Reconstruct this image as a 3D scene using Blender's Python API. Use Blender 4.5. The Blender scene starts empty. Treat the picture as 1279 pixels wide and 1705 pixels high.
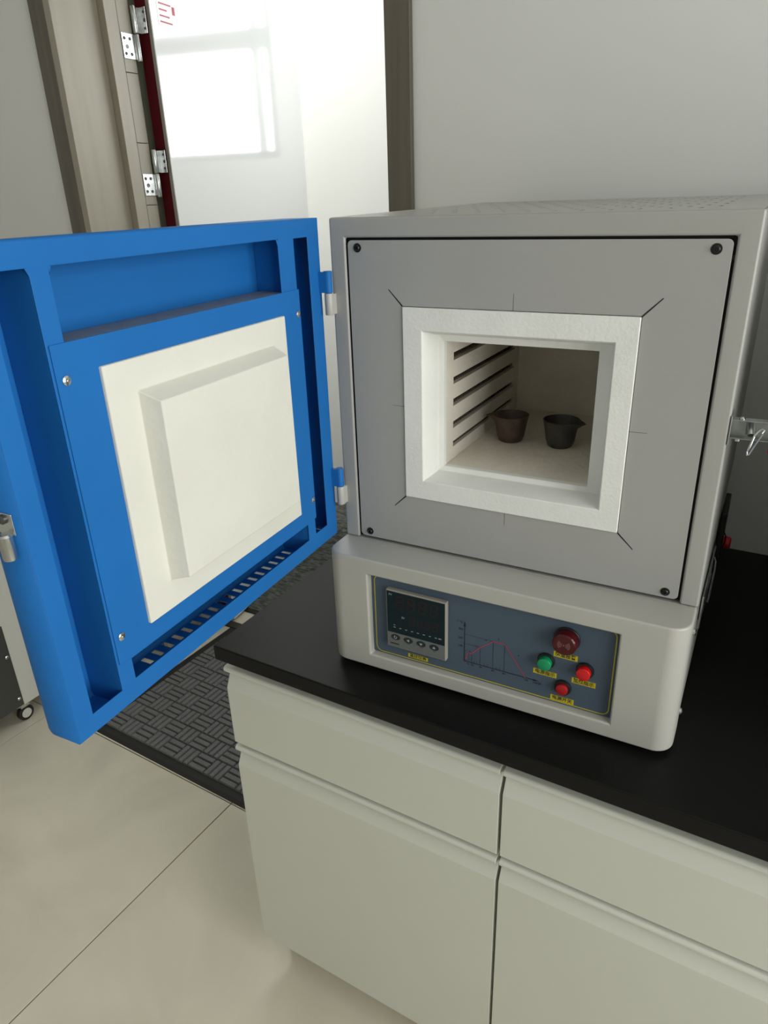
import bpy, bmesh, math, random
from mathutils import Vector, Matrix
random.seed(7)
SC = bpy.context.scene
COL = SC.collection
PI = math.pi

# ------------------------------------------------------------------ camera
W_PX, F_PX = 1279.0, 1174.97
CAM = Vector((0.57346, -0.83990, 1.53918))
FW = Vector((-0.4691358, 0.7836911, -0.4071116))
RT = Vector((0.8647516, 0.5011990, -0.0316885))
UP = Vector((-0.1792100, 0.3669167, 0.9128285))
cd = bpy.data.cameras.new('camera')
cam = bpy.data.objects.new('camera', cd); COL.objects.link(cam)
cd.sensor_fit = 'HORIZONTAL'; cd.sensor_width = 36.0; cd.lens = F_PX * 36.0 / W_PX
cd.clip_start = 0.02; cd.clip_end = 60
m = Matrix((RT, UP, -FW)).transposed().to_4x4(); m.translation = CAM
cam.matrix_world = m
SC.camera = cam

# ------------------------------------------------------------------ world, lights, exposure
wd = bpy.data.worlds.new('overcast_sky'); SC.world = wd; wd.use_nodes = True
wd.node_tree.nodes['Background'].inputs[0].default_value = (0.86, 0.93, 1.0, 1)
wd.node_tree.nodes['Background'].inputs[1].default_value = 1.2
SC.view_settings.view_transform = 'Standard'; SC.view_settings.look = 'None'
SC.view_settings.exposure = 0.0; SC.view_settings.gamma = 1.0
SC.view_settings.use_curve_mapping = False
SC.cycles.use_denoising = True
SC.cycles.max_bounces = 10; SC.cycles.diffuse_bounces = 6; SC.cycles.glossy_bounces = 4
SC.cycles.sample_clamp_indirect = 6.0
SC.cycles.caustics_reflective = False; SC.cycles.caustics_refractive = False

def area(name, loc, direction, sx, sy, power, color=(1, 1, 1)):
    l = bpy.data.lights.new(name, 'AREA'); l.shape = 'RECTANGLE'; l.size = sx; l.size_y = sy
    l.energy = power; l.color = color
    o = bpy.data.objects.new(name, l); COL.objects.link(o); o.location = loc
    o.rotation_euler = Vector(direction).to_track_quat('-Z', 'Y').to_euler()
    return o
# daylight arriving through the window in the right wall
area('window_daylight', (2.33, -0.88, 1.62), (-1, 0, 0), 2.0, 1.5, 56, (1.0, 0.995, 0.945))
# daylight through the window of the corridor
area('corridor_daylight', (-0.12, 2.36, 2.15), (0, -1, 0), 1.95, 1.0, 46, (0.98, 1.0, 0.98))
# fill from above, added to brighten the corridor wall
area('corridor_fill_light', (-1.80, 1.5, 2.728), (0, 0, -1), 1.3, 0.6, 9, (1.0, 1.0, 0.96))

# ------------------------------------------------------------------ materials
MATS = {}
def mat(name, col, rough=0.5, metal=0.0, spec=0.5, noise=0.0, nscale=20.0, bump=0.0, bscale=200.0,
        coat=0.0, emit=0.0, col2=None, nstretch=None, detail=4.0, coat_rough=0.05):
    if name in MATS: return MATS[name]
    mt = bpy.data.materials.new(name); mt.use_nodes = True
    nt = mt.node_tree; b = nt.nodes['Principled BSDF']
    b.inputs['Base Color'].default_value = (*col, 1); b.inputs['Roughness'].default_value = rough
    b.inputs['Metallic'].default_value = metal; b.inputs['Specular IOR Level'].default_value = spec
    b.inputs['Coat Weight'].default_value = coat; b.inputs['Coat Roughness'].default_value = coat_rough
    if emit: 
        b.inputs['Emission Color'].default_value = (*col, 1); b.inputs['Emission Strength'].default_value = emit
    tc = nt.nodes.new('ShaderNodeTexCoord')
    vec = tc.outputs['Object']
    if nstretch:
        mp = nt.nodes.new('ShaderNodeMapping'); mp.inputs['Scale'].default_value = nstretch
        nt.links.new(vec, mp.inputs[0]); vec = mp.outputs[0]
    if noise > 0 or col2:
        n = nt.nodes.new('ShaderNodeTexNoise'); n.inputs['Scale'].default_value = nscale; n.inputs['Detail'].default_value = detail
        nt.links.new(vec, n.inputs['Vector'])
        r = nt.nodes.new('ShaderNodeValToRGB')
        c2 = col2 if col2 else tuple(c * (1 - noise) for c in col)
        c1 = col if col2 else tuple(min(1, c * (1 + noise)) for c in col)
        r.color_ramp.elements[0].position = 0.35; r.color_ramp.elements[1].position = 0.65
        r.color_ramp.elements[0].color = (*c2, 1); r.color_ramp.elements[1].color = (*c1, 1)
        nt.links.new(n.outputs[0], r.inputs[0]); nt.links.new(r.outputs[0], b.inputs['Base Color'])
    if bump > 0:
        n2 = nt.nodes.new('ShaderNodeTexNoise'); n2.inputs['Scale'].default_value = bscale; n2.inputs['Detail'].default_value = 3
        nt.links.new(vec, n2.inputs['Vector'])
        bp = nt.nodes.new('ShaderNodeBump'); bp.inputs['Strength'].default_value = bump; bp.inputs['Distance'].default_value = 0.002
        nt.links.new(n2.outputs[0], bp.inputs['Height']); nt.links.new(bp.outputs[0], b.inputs['Normal'])
    MATS[name] = mt
    return mt
WALL = mat('wall_paint', (0.74, 0.745, 0.73), 0.35, spec=0.35, noise=0.01, nscale=2)
WALLC = mat('corridor_wall_paint', (0.86, 0.86, 0.84), 0.5)
CEIL = mat('ceiling_paint', (0.8, 0.8, 0.78), 0.7)
GROUT = mat('tile_grout', (0.16, 0.11, 0.07), 0.8)
WOOD = mat('door_trim_laminate', (0.125, 0.11, 0.085), 0.45, noise=0.12, nscale=6, nstretch=(8, 8, 0.5))
BEIGE = mat('door_frame_beige', (0.34, 0.31, 0.245), 0.4, noise=0.05, nscale=5, nstretch=(6, 6, 0.4))
OLIVE = mat('door_gap_shade', (0.09, 0.09, 0.06), 0.7)  # dark olive holds the shade of the deep gap beside the leaf
RED = mat('door_edge_red', (0.085, 0.004, 0.008), 0.6, spec=0.2)
GRAYST = mat('door_edge_grey', (0.30, 0.28, 0.25), 0.4)
GLOSSW = mat('gloss_white_door', (0.74, 0.745, 0.735), 0.09, spec=0.9, coat=1.0, coat_rough=0.05, bump=0.03, bscale=3)
ZINC = mat('zinc_plate', (0.34, 0.36, 0.345), 0.42, metal=0.9, noise=0.15, nscale=60)
CHROME = mat('zinc_steel', (0.62, 0.64, 0.64), 0.25, metal=1.0, noise=0.15, nscale=40)
DARKST = mat('dark_steel', (0.12, 0.12, 0.12), 0.35, metal=0.8)
FURN = mat('furnace_grey_paint', (0.365, 0.365, 0.345), 0.38, noise=0.015, nscale=8, bump=0.05, bscale=700)
FURNF = mat('furnace_front_plate_grey', (0.36, 0.36, 0.345), 0.42, noise=0.015, nscale=8, bump=0.05, bscale=700)
FASC = mat('furnace_base_paint', (0.44, 0.435, 0.40), 0.35, noise=0.015, nscale=8, bump=0.05, bscale=700)
BLUE = mat('door_blue_paint', (0.012, 0.140, 0.435), 0.5, spec=0.22, noise=0.03, nscale=10, bump=0.08, bscale=900)
STEELG = mat('insulation_box_sheet', (0.20, 0.21, 0.225), 0.5, metal=0.0, noise=0.08, nscale=60)
FIBER = mat('ceramic_fibre_white', (0.78, 0.785, 0.75), 0.9, noise=0.03, nscale=14, bump=0.22, bscale=260)
FIBERB = mat('ceramic_fibre_block', (0.695, 0.69, 0.625), 0.9, noise=0.025, nscale=10, bump=0.3, bscale=120)
FIBERC = mat('chamber_fibre_lining', (0.73, 0.69, 0.605), 0.95, noise=0.08, nscale=12, bump=0.7, bscale=150, nstretch=(1, 0.4, 1))
SLOT = mat('heater_groove', (0.05, 0.035, 0.025), 0.9, noise=0.3, nscale=60)
BLACK = mat('black_gap', (0.006, 0.006, 0.006), 0.7)
SCREWB = mat('black_screw', (0.02, 0.02, 0.02), 0.3, metal=0.5)
COUNTER = mat('black_worktop', (0.007, 0.007, 0.0066), 0.40, spec=0.15, bump=0.06, bscale=900)
CAB = mat('cabinet_ivory_paint', (0.635, 0.645, 0.58), 0.38, spec=0.5, noise=0.01, nscale=3)
PANEL = mat('panel_slate_blue', (0.070, 0.100, 0.140), 0.6, spec=0.25)
YEL = mat('print_yellow', (0.55, 0.45, 0.01), 0.6)
INK = mat('print_black', (0.012, 0.013, 0.02), 0.6)
PINK = mat('print_red', (0.42, 0.05, 0.09), 0.6)
MET = mat('meter_housing', (0.33, 0.31, 0.27), 0.45)
METF = mat('meter_face_grey', (0.13, 0.145, 0.14), 0.4)
METD = mat('meter_display_teal', (0.003, 0.014, 0.020), 0.3, spec=0.2)
DIG = mat('unlit_digit', (0.026, 0.013, 0.012), 0.4, spec=0.2)
KEY = mat('meter_key', (0.008, 0.016, 0.022), 0.4)
WPRINT = mat('print_white', (0.35, 0.42, 0.42), 0.5)
LEDR = mat('lamp_red', (0.55, 0.004, 0.006), 0.35, spec=0.5)
LEDG = mat('lamp_green', (0.0, 0.26, 0.10), 0.35, spec=0.5)
LEDA = mat('alarm_dome_red', (0.06, 0.003, 0.005), 0.15, spec=0.35)
BTN = mat('button_red', (0.36, 0.006, 0.010), 0.45)
REDP = mat('red_plastic', (0.5, 0.01, 0.02), 0.4)
BLKP = mat('black_plastic', (0.012, 0.012, 0.013), 0.45)
CRU1 = mat('crucible_brown', (0.085, 0.055, 0.042), 0.55, noise=0.25, nscale=60, bump=0.2, bscale=300)
CRU2 = mat('crucible_dark', (0.045, 0.042, 0.038), 0.5, noise=0.25, nscale=60, bump=0.2, bscale=300)
MATB = mat('mat_rubber', (0.018, 0.017, 0.016), 0.7)
MATF = mat('mat_pile', (0.165, 0.165, 0.167), 0.95, noise=0.25, nscale=450, bump=0.6, bscale=900)
CARPET = mat('carpet_pile', (0.155, 0.16, 0.145), 0.98, col2=(0.035, 0.04, 0.035), nscale=70, bump=1.0, bscale=500, nstretch=(0.5, 1.4, 1), detail=8)
OLIVEF = mat('threshold_strip', (0.035, 0.035, 0.025), 0.6)
CARTW = mat('cart_white_paint', (0.66, 0.66, 0.61), 0.45)
CARTD = mat('cart_dark_panel', (0.055, 0.055, 0.052), 0.5)
RUB = mat('black_rubber', (0.01, 0.01, 0.01), 0.6)
STICK = mat('notice_paper', (0.80, 0.74, 0.76), 0.5)
GLASS = mat('window_frame_grey', (0.10, 0.105, 0.105), 0.4)
PANELIT = mat('fill_panel_diffuser', (1.0, 1.0, 0.96), 0.5, emit=3.0)
PENCIL = mat('pencil_mark', (0.06, 0.06, 0.06), 0.8)

def tile_mat():
    mt = bpy.data.materials.new('polished_floor_tile'); mt.use_nodes = True
    nt = mt.node_tree; b = nt.nodes['Principled BSDF']
    b.inputs['Roughness'].default_value = 0.2; b.inputs['Specular IOR Level'].default_value = 0.5
    tc = nt.nodes.new('ShaderNodeTexCoord'); oi = nt.nodes.new('ShaderNodeObjectInfo')
    ad = nt.nodes.new('ShaderNodeVectorMath'); ad.operation = 'MULTIPLY_ADD'
    cb = nt.nodes.new('ShaderNodeCombineXYZ')
    for i in range(3): nt.links.new(oi.outputs['Random'], cb.inputs[i])
    sc = nt.nodes.new('ShaderNodeVectorMath'); sc.operation = 'SCALE'; sc.inputs['Scale'].default_value = 30
    nt.links.new(cb.outputs[0], sc.inputs[0])
    ad.operation = 'ADD'; nt.links.new(tc.outputs['Object'], ad.inputs[0]); nt.links.new(sc.outputs[0], ad.inputs[1])
    n = nt.nodes.new('ShaderNodeTexNoise'); n.inputs['Scale'].default_value = 3.2; n.inputs['Detail'].default_value = 5
    n.inputs['Distortion'].default_value = 1.2
    nt.links.new(ad.outputs[0], n.inputs['Vector'])
    r = nt.nodes.new('ShaderNodeValToRGB')
    r.color_ramp.elements[0].position = 0.3; r.color_ramp.elements[1].position = 0.7
    r.color_ramp.elements[0].color = (0.61, 0.57, 0.465, 1); r.color_ramp.elements[1].color = (0.70, 0.655, 0.54, 1)
    nt.links.new(n.outputs[0], r.inputs[0]); nt.links.new(r.outputs[0], b.inputs['Base Color'])
    return mt
TILE = tile_mat()

# ------------------------------------------------------------------ mesh helpers
class MB:
    def __init__(s): s.v = []; s.f = []; s.mi = []
    def quad(s, pts, mi=0):
        n = len(s.v); s.v += [tuple(p) for p in pts]; s.f.append(tuple(range(n, n + len(pts)))); s.mi.append(mi); return s
    def box(s, x0, x1, y0, y1, z0, z1, mi=0):
        n = len(s.v)
        s.v += [(x, y, z) for z in (z0, z1) for y in (y0, y1) for x in (x0, x1)]
        for f in ((0, 2, 3, 1), (4, 5, 7, 6), (0, 1, 5, 4), (2, 6, 7, 3), (0, 4, 6, 2), (1, 3, 7, 5)):
            s.f.append(tuple(n + i for i in f)); s.mi.append(mi)
        return s
    def lathe(s, prof, axis='z', c=(0, 0, 0), seg=24, mi=0, cap=True):
        # prof: list of (radius, height along the axis)
        n = len(s.v)
        for r, h in prof:
            for k in range(seg):
                a = 2 * PI * k / seg; u, w = r * math.cos(a), r * math.sin(a)
                if axis == 'z': p = (u, w, h)
                elif axis == 'y': p = (u, -h, w)
                else: p = (h, u, w)
                s.v.append((p[0] + c[0], p[1] + c[1], p[2] + c[2]))
        for i in range(len(prof) - 1):
            for k in range(seg):
                k2 = (k + 1) % seg
                s.f.append((n + i * seg + k, n + i * seg + k2, n + (i + 1) * seg + k2, n + (i + 1) * seg + k)); s.mi.append(mi)
        if cap:
            s.f.append(tuple(n + k for k in reversed(range(seg)))); s.mi.append(mi)
            s.f.append(tuple(n + (len(prof) - 1) * seg + k for k in range(seg))); s.mi.append(mi)
        return s
    def tube(s, pts, r, seg=8, mi=0):
        pts = [Vector(p) for p in pts]; n0 = len(s.v); ref = Vector((0, 0, 1))
        for i, p in enumerate(pts):
            t = (pts[min(i + 1, len(pts) - 1)] - pts[max(i - 1, 0)]).normalized()
            a = t.cross(ref)
            if a.length < 1e-3: a = t.cross(Vector((1, 0, 0)))
            a.normalize(); b = t.cross(a).normalized()
            for k in range(seg):
                q = p + a * (r * math.cos(2 * PI * k / seg)) + b * (r * math.sin(2 * PI * k / seg)); s.v.append(tuple(q))
        for i in range(len(pts) - 1):
            for k in range(seg):
                k2 = (k + 1) % seg
                s.f.append((n0 + i * seg + k, n0 + i * seg + k2, n0 + (i + 1) * seg + k2, n0 + (i + 1) * seg + k)); s.mi.append(mi)
        s.f.append(tuple(n0 + k for k in range(seg))); s.mi.append(mi)
        s.f.append(tuple(n0 + (len(pts) - 1) * seg + k for k in range(seg))); s.mi.append(mi)
        return s
    def prism_x(s, prof, x0, x1, mi=0):     # prof: closed list of (y, z)
        n = len(s.v); k = len(prof)
        s.v += [(x0, y, z) for y, z in prof] + [(x1, y, z) for y, z in prof]
        for i in range(k):
            j = (i + 1) % k; s.f.append((n + i, n + j, n + k + j, n + k + i)); s.mi.append(mi)
        s.f.append(tuple(n + i for i in reversed(range(k)))); s.mi.append(mi)
        s.f.append(tuple(n + k + i for i in range(k))); s.mi.append(mi)
        return s
    def prism_z(s, prof, z0, z1, mi=0):     # prof: closed list of (x, y)
        n = len(s.v); k = len(prof)
        s.v += [(x, y, z0) for x, y in prof] + [(x, y, z1) for x, y in prof]
        for i in range(k):
            j = (i + 1) % k; s.f.append((n + i, n + j, n + k + j, n + k + i)); s.mi.append(mi)
        s.f.append(tuple(n + i for i in reversed(range(k)))); s.mi.append(mi)
        s.f.append(tuple(n + k + i for i in range(k))); s.mi.append(mi)
        return s
    def plate(s, plane, a0, a1, b0, b1, d0, d1, holes, mi=0):
        """flat plate with rectangular holes. plane 'xz' (depth y), 'xy' (depth z), 'yz' (depth x)."""
        def P(a, b, d):
            return (a, d, b) if plane == 'xz' else ((a, b, d) if plane == 'xy' else (d, a, b))
        A = sorted({round(q, 6) for q in [a0, a1] + [h[0] for h in holes] + [h[1] for h in holes]})
        B = sorted({round(q, 6) for q in [b0, b1] + [h[2] for h in holes] + [h[3] for h in holes]})
        solid = {}
        for i in range(len(A) - 1):
            for j in range(len(B) - 1):
                ca, cb = (A[i] + A[i + 1]) / 2, (B[j] + B[j + 1]) / 2
                solid[i, j] = not any(h[0] < ca < h[1] and h[2] < cb < h[3] for h in holes)
        for (i, j), ok in solid.items():
            if not ok: continue
            x0, x1, y0, y1 = A[i], A[i + 1], B[j], B[j + 1]
            s.quad([P(x0, y0, d0), P(x1, y0, d0), P(x1, y1, d0), P(x0, y1, d0)], mi)
            s.quad([P(x0, y0, d1), P(x0, y1, d1), P(x1, y1, d1), P(x1, y0, d1)], mi)
            for di, dj, e in ((-1, 0, ((x0, y0), (x0, y1))), (1, 0, ((x1, y1), (x1, y0))), (0, -1, ((x1, y0), (x0, y0))), (0, 1, ((x0, y1), (x1, y1)))):
                if not solid.get((i + di, j + dj), False):
                    (ea, eb), (fa, fb) = e
                    s.quad([P(ea, eb, d0), P(fa, fb, d0), P(fa, fb, d1), P(ea, eb, d1)], mi)
        return s
    def build(s, name, mats, parent=None, loc=(0, 0, 0), rot=(0, 0, 0), bevel=0.0, seg=2, smooth=True, weld=True, angle=30):
        if not isinstance(mats, (list, tuple)): mats = [mats]
        me = bpy.data.meshes.new(name); me.from_pydata(s.v, [], s.f)
        for mm in mats: me.materials.append(mm)
        for p, i in zip(me.polygons, s.mi): p.material_index = i
        bm = bmesh.new(); bm.from_mesh(me)
        if weld: bmesh.ops.remove_doubles(bm, verts=bm.verts, dist=1e-6)
        bmesh.ops.recalc_face_normals(bm, faces=bm.faces)
        for e in bm.edges:
            e.smooth = not (len(e.link_faces) == 2 and e.calc_face_angle(0) > math.radians(angle) and bevel == 0)
        for f in bm.faces: f.smooth = smooth
        bm.to_mesh(me); bm.free()
        o = bpy.data.objects.new(name, me); COL.objects.link(o)
        o.location = loc; o.rotation_euler = rot
        if parent is not None: o.parent = parent
        if bevel > 0:
            b = o.modifiers.new('bevel', 'BEVEL'); b.width = bevel; b.segments = seg; b.limit_method = 'ANGLE'; b.angle_limit = math.radians(angle)
            w = o.modifiers.new('wn', 'WEIGHTED_NORMAL'); w.keep_sharp = False; w.weight = 100
        return o
def box(name, x0, x1, y0, y1, z0, z1, mt, parent=None, bevel=0.0, **k):
    return MB().box(x0, x1, y0, y1, z0, z1).build(name, mt, parent, bevel=bevel, **k)
def empty(name, loc=(0, 0, 0), rz=0.0, parent=None):
    o = bpy.data.objects.new(name, None); COL.objects.link(o); o.location = loc; o.rotation_euler = (0, 0, rz)
    o.empty_display_size = 0.05
    if parent is not None: o.parent = parent
    return o
def tag(o, label=None, cat=None, group=None, kind=None):
    if label: o['label'] = label
    if cat: o['category'] = cat
    if group: o['group'] = group
    if kind: o['kind'] = kind
    return o
def copy_part(src, parent, loc=None):
    o = src.copy(); COL.objects.link(o); o.parent = parent
    if loc is not None: o.location = loc
    return o
def text(name, body, size, mt, parent, loc, rot=(PI / 2, 0, 0), align='CENTER', sx=1.0, ext=0.0001):
    cu = bpy.data.curves.new(name, 'FONT'); cu.body = body; cu.size = size; cu.align_x = align; cu.align_y = 'CENTER'
    cu.extrude = ext; cu.resolution_u = 3
    if name == 'label_text': cu.offset = size * 0.018
    o = bpy.data.objects.new(name, cu); COL.objects.link(o)
    bpy.context.view_layer.update()
    me = bpy.data.meshes.new_from_object(o.evaluated_get(bpy.context.evaluated_depsgraph_get()))
    bpy.data.objects.remove(o)
    me.materials.clear(); me.materials.append(mt)
    t = bpy.data.objects.new(name, me); COL.objects.link(t); t.parent = parent; t.location = loc; t.rotation_euler = rot
    t.scale = (sx, 1, 1)
    return t

# ------------------------------------------------------------------ the room (structure)
YW, YC, YF = 0.646, 0.855, 2.12          # wall face, corridor face of the wall, far corridor wall
XL, XR, YB, ZC = -2.6, 2.3, -3.6, 2.75
OX0, OX1, OZ = -1.262, -0.268, 2.22      # the doorway
wb = tag(MB().plate('xz', XL, XR, 0, ZC, YW, YC, [(OX0 - 0.03, OX1 + 0.03, -0.001, OZ + 0.03)]).build('wall_back', WALL, smooth=False), kind='structure')
WY0, WY1, WZ0, WZ1 = -1.88, 0.12, 0.87, 2.37
tag(MB().plate('yz', YB, YF + 0.15, 0, ZC, XR, XR + 0.15, [(WY0, WY1, WZ0, WZ1)]).build('wall_right', WALL, smooth=False), kind='structure')
tag(box('wall_left', XL - 0.12, XL, YB, YF + 0.15, 0, ZC, WALL, smooth=False), kind='structure')
tag(box('wall_front', XL, XR, YB - 0.12, YB, 0, ZC, WALL, smooth=False), kind='structure')
tag(MB().plate('xz', XL, XR, 0, ZC, YF, YF + 0.15, [(-1.07, 0.8, 1.72, 2.56)]).build('wall_corridor', WALLC, smooth=False), kind='structure')
tag(box('ceiling', XL - 0.12, XR + 0.15, YB - 0.12, YF + 0.15, ZC, ZC + 0.08, CEIL, smooth=False), kind='structure')
# windows
w1 = tag(empty('window_1', (XR, WY0, WZ0)), kind='structure')
def window_frame(parent, along, L, H, t, d, splits, zs):
    mb = MB()
    def bar(a0, a1, z0, z1):
        if along == 'y': mb.box(d, d + 0.05, a0, a1, z0, z1)
        else: mb.box(a0, a1, d, d + 0.05, z0, z1)
    bar(0, L, 0, t); bar(0, L, H - t, H); bar(0, t, t, H - t); bar(L - t, L, t, H - t)
    for q in splits: bar(q - t / 2, q + t / 2, t, H - t)
    for z0, z1 in zs: bar(t, L - t, z0, z1)
    return mb.build('window_frame', GLASS, parent, bevel=0.003, smooth=True, weld=False)
window_frame(w1, 'y', WY1 - WY0, WZ1 - WZ0, 0.05, 0.0, [0.67, 1.34], [(1.05, 1.09)])
w2 = tag(empty('window_2', (-1.07, YF, 1.72)), kind='structure')
window_frame(w2, 'x', 1.87, 0.84, 0.03, 0.0, [0.085, 0.70, 1.29], [(0.43, 0.505)])

# floor: grout bed with separate polished tiles
ang = math.radians(-1.35)
fl = tag(box('floor', XL - 0.1, XR + 0.1, YB - 0.1, YF + 0.1, -0.05, -0.0035, GROUT, smooth=False), kind='structure')
TS = 0.8
tb = MB().box(0.0014, TS - 0.0014, 0.0014, TS - 0.0014, -0.0035, 0.0)
t0 = tb.build('tile', TILE, fl, bevel=0.0008, seg=1)
first = True
for i in range(-3, 4):
    for j in range(-5, 1):
        ox = -0.580 + TS * (i * math.cos(ang) - j * math.sin(ang)); oy = 0.1966 + TS * (i * math.sin(ang) + j * math.cos(ang))
        if ox < XL - 0.9 or ox > XR or oy < YB - 0.9 or oy > 1.1: continue
        t = t0 if first else copy_part(t0, fl); first = False
        t.location = (ox, oy, 0); t.rotation_euler = (0, 0, ang)
tag(box('trim_1', OX1 - 0.001, OX1 + 0.058, YW - 0.014, YW, 0.0, OZ + 0.05, WOOD, bevel=0.002), kind='structure')
tag(box('trim_2', OX0 - 0.083, OX0 - 0.024, YW - 0.014, YW, 0.0, OZ + 0.05, WOOD, bevel=0.002), kind='structure')
tag(box('trim_3', OX0 - 0.083, OX1 + 0.058, YW - 0.014, YW, OZ, OZ + 0.06, WOOD, bevel=0.002), kind='structure')

# ------------------------------------------------------------------ doorway: frame, hinges, glossy leaf standing open
dr = tag(empty('door_1', (OX0, YW, 0)), kind='structure')
def dw(mb, name, mt, **k):      # parts given in world coordinates
    return mb.build(name, mt, dr, loc=(-OX0, -YW, 0), **k)
JX = -1.238
fr = dw(MB().box(OX0 - 0.024, OX0, YW - 0.013, 0.79, 0, OZ).box(OX1, OX1 + 0.024, YW - 0.004, 0.79, 0, OZ)
   .box(OX0 - 0.024, OX1 + 0.024, YW - 0.004, 0.79, OZ, OZ + 0.024), 'frame_lining', BEIGE, bevel=0.0015)
dw(MB().box(OX0 - 0.030, JX, 0.7905, 0.8345, 0, OZ).box(OX1 - 0.020, OX1 + 0.03, 0.7905, 0.8345, 0, OZ)
   .box(OX0, OX1, 0.7905, 0.8345, OZ - 0.022, OZ + 0.02), 'frame_stop', BEIGE, bevel=0.0015)
hz = [(1.9, 2.07), (1.548, 1.705), (0.25, 0.40)]
reb = MB()
zs = [0.0, 0.24, 0.41, 1.54, 1.71, 1.89, 2.08, OZ]
for a, b in zip(zs[:-1], zs[1:]):
    reb.box(OX0 - 0.030, JX - 0.001, 0.8360, 0.880, a + 0.0008, b - 0.0008)
dw(reb, 'frame_rebate', BEIGE, bevel=0.0008)
dw(MB().box(OX0 - 0.06, JX - 0.030, 0.8805, 0.955, 0, OZ), 'gap_shade_strip', OLIVE)  # frame piece coloured dark for the shaded gap between jamb and leaf
# leaf
hx, hy = -1.196, 0.92
la = math.atan2(1.78 - 0.92, -1.313 + 1.196)     # direction of the leaf
leaf = MB().box(0, 0.868, 0, 0.05, 0.012, 2.20).build('leaf', GLOSSW, dr, loc=(hx - OX0, hy - YW, 0), rot=(0, 0, la), bevel=0.002)
MB().box(-0.003, -0.0002, 0.012, 0.049, 0.02, 2.19).build('leaf_edge_strip', RED, leaf)
MB().box(-0.004, -0.0002, 0.0, 0.0115, 0.02, 2.19).build('leaf_edge_trim', GRAYST, leaf, bevel=0.001)
# lever handle near the far edge, on both faces
hd = MB().box(0.79, 0.83, -0.008, -0.0005, 0.98, 1.14).tube([(0.81, -0.008, 1.08), (0.81, -0.05, 1.08), (0.79, -0.055, 1.08), (0.70, -0.055, 1.08)], 0.009)
hd.build('lever_handle', CHROME, leaf, bevel=0.0)
# notice sticker at the top of the leaf
ns = MB().box(0.030, 0.120, -0.0008, -0.0001, 2.015, 2.17).build('notice_sticker', STICK, leaf)
pr = MB()
for k in range(9):
    z = 2.024 + 0.015 * k
    pr.box(0.040, 0.095 - 0.01 * (k % 3), -0.0014, -0.0008, z, z + 0.0035)
pr.box(0.1, 0.112, -0.0014, -0.0008, 2.05, 2.07)
pr.build('notice_print', PINK, leaf)
# hinges
def hinge(z0, z1):
    zm = (z0 + z1) / 2; bx, by = -1.232, 0.889
    h = empty('hinge', (bx - OX0, by - YW, 0), parent=dr)
    MB().lathe([(0.0075, zm + 0.001), (0.0085, zm + 0.003), (0.0085, z1 - 0.002), (0.0075, z1)], seg=20).build('barrel', CHROME, h)
    MB().lathe([(0.0075, z0), (0.0085, z0 + 0.002), (0.0085, zm - 0.003), (0.0075, zm - 0.001)], seg=20).build('barrel', CHROME, h)
    # frame plate
    MB().box(JX - bx - 0.0005, JX - bx + 0.0022, 0.836 - by, -0.004, z0 + 0.004, zm - 0.001).build('frame_plate', CHROME, h, bevel=0.0008)
    for yy in (0.845, 0.865):
        for zz in (z0 + 0.016, zm - 0.014):
            MB().lathe([(0.0042, 0), (0.0042, 0.0012), (0.003, 0.0016), (0.001, 0.0008)], axis='x', c=(JX - bx + 0.0022, yy - by, zz), seg=14).build('screw', DARKST, h)
    MB().lathe([(0.0055, 0), (0.0055, 0.001), (0.002, 0.0006)], axis='x', c=(JX - bx + 0.0022, 0.852 - by, (z0 + zm) / 2), seg=14).build('screw', DARKST, h)
    # door plate on the red edge
    MB().box(0.002, 0.029, 0.9050 - by, 0.9070 - by, zm + 0.002, z1 - 0.002).box(0.002, 0.006, -0.002, 0.9070 - by, zm + 0.002, z1 - 0.002).build('leaf_plate', CHROME, h, bevel=0.0006)
    for xx, zz, r in ((0.022, zm + 0.014, 0.0035), (0.022, z1 - 0.014, 0.0035), (0.024, (zm + z1) / 2, 0.0048)):
        MB().lathe([(r, 0), (r, 0.0010), (r * 0.4, 0.0004)], axis='y', c=(xx, 0.9050 - by, zz), seg=14).build('screw', DARKST, h)
hinge(1.920, 2.055); hinge(1.562, 1.693); hinge(0.26, 0.39)

# ------------------------------------------------------------------ corridor things
th = tag(box('threshold_strip', OX0, OX1, 0.880, 0.916, 0.0, 0.006, OLIVEF, bevel=0.001),
         'dark metal threshold strip on the floor under the doorway, past the mat', 'threshold')
cp = empty('carpet', (-0.5, 1.5, 0))
MB().box(-2.0, 2.0, -0.478, 0.60, 0.0, 0.008).build('pile', CARPET, cp, bevel=0.002)
MB().box(-2.0, 2.0, -0.500, -0.480, 0.0, 0.006).build('binding_edge', RUB, cp, bevel=0.002)
tag(cp, 'grey speckled carpet on the corridor floor beyond the doorway', 'carpet')
lt = empty('corridor_fill_panel', (-1.80, 1.5, 2.75))  # unseen panel added to go with the corridor fill
MB().plate('xy', -0.7, 0.7, -0.34, 0.34, -0.02, 0.0, [(-0.66, 0.66, -0.30, 0.30)]).build('light_frame', CHROME, lt)
MB().box(-0.66, 0.66, -0.30, 0.30, -0.008, -0.003).build('diffuser', PANELIT, lt)
tag(lt, 'flat glowing panel added out of view to brighten the corridor wall', 'light')

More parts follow.
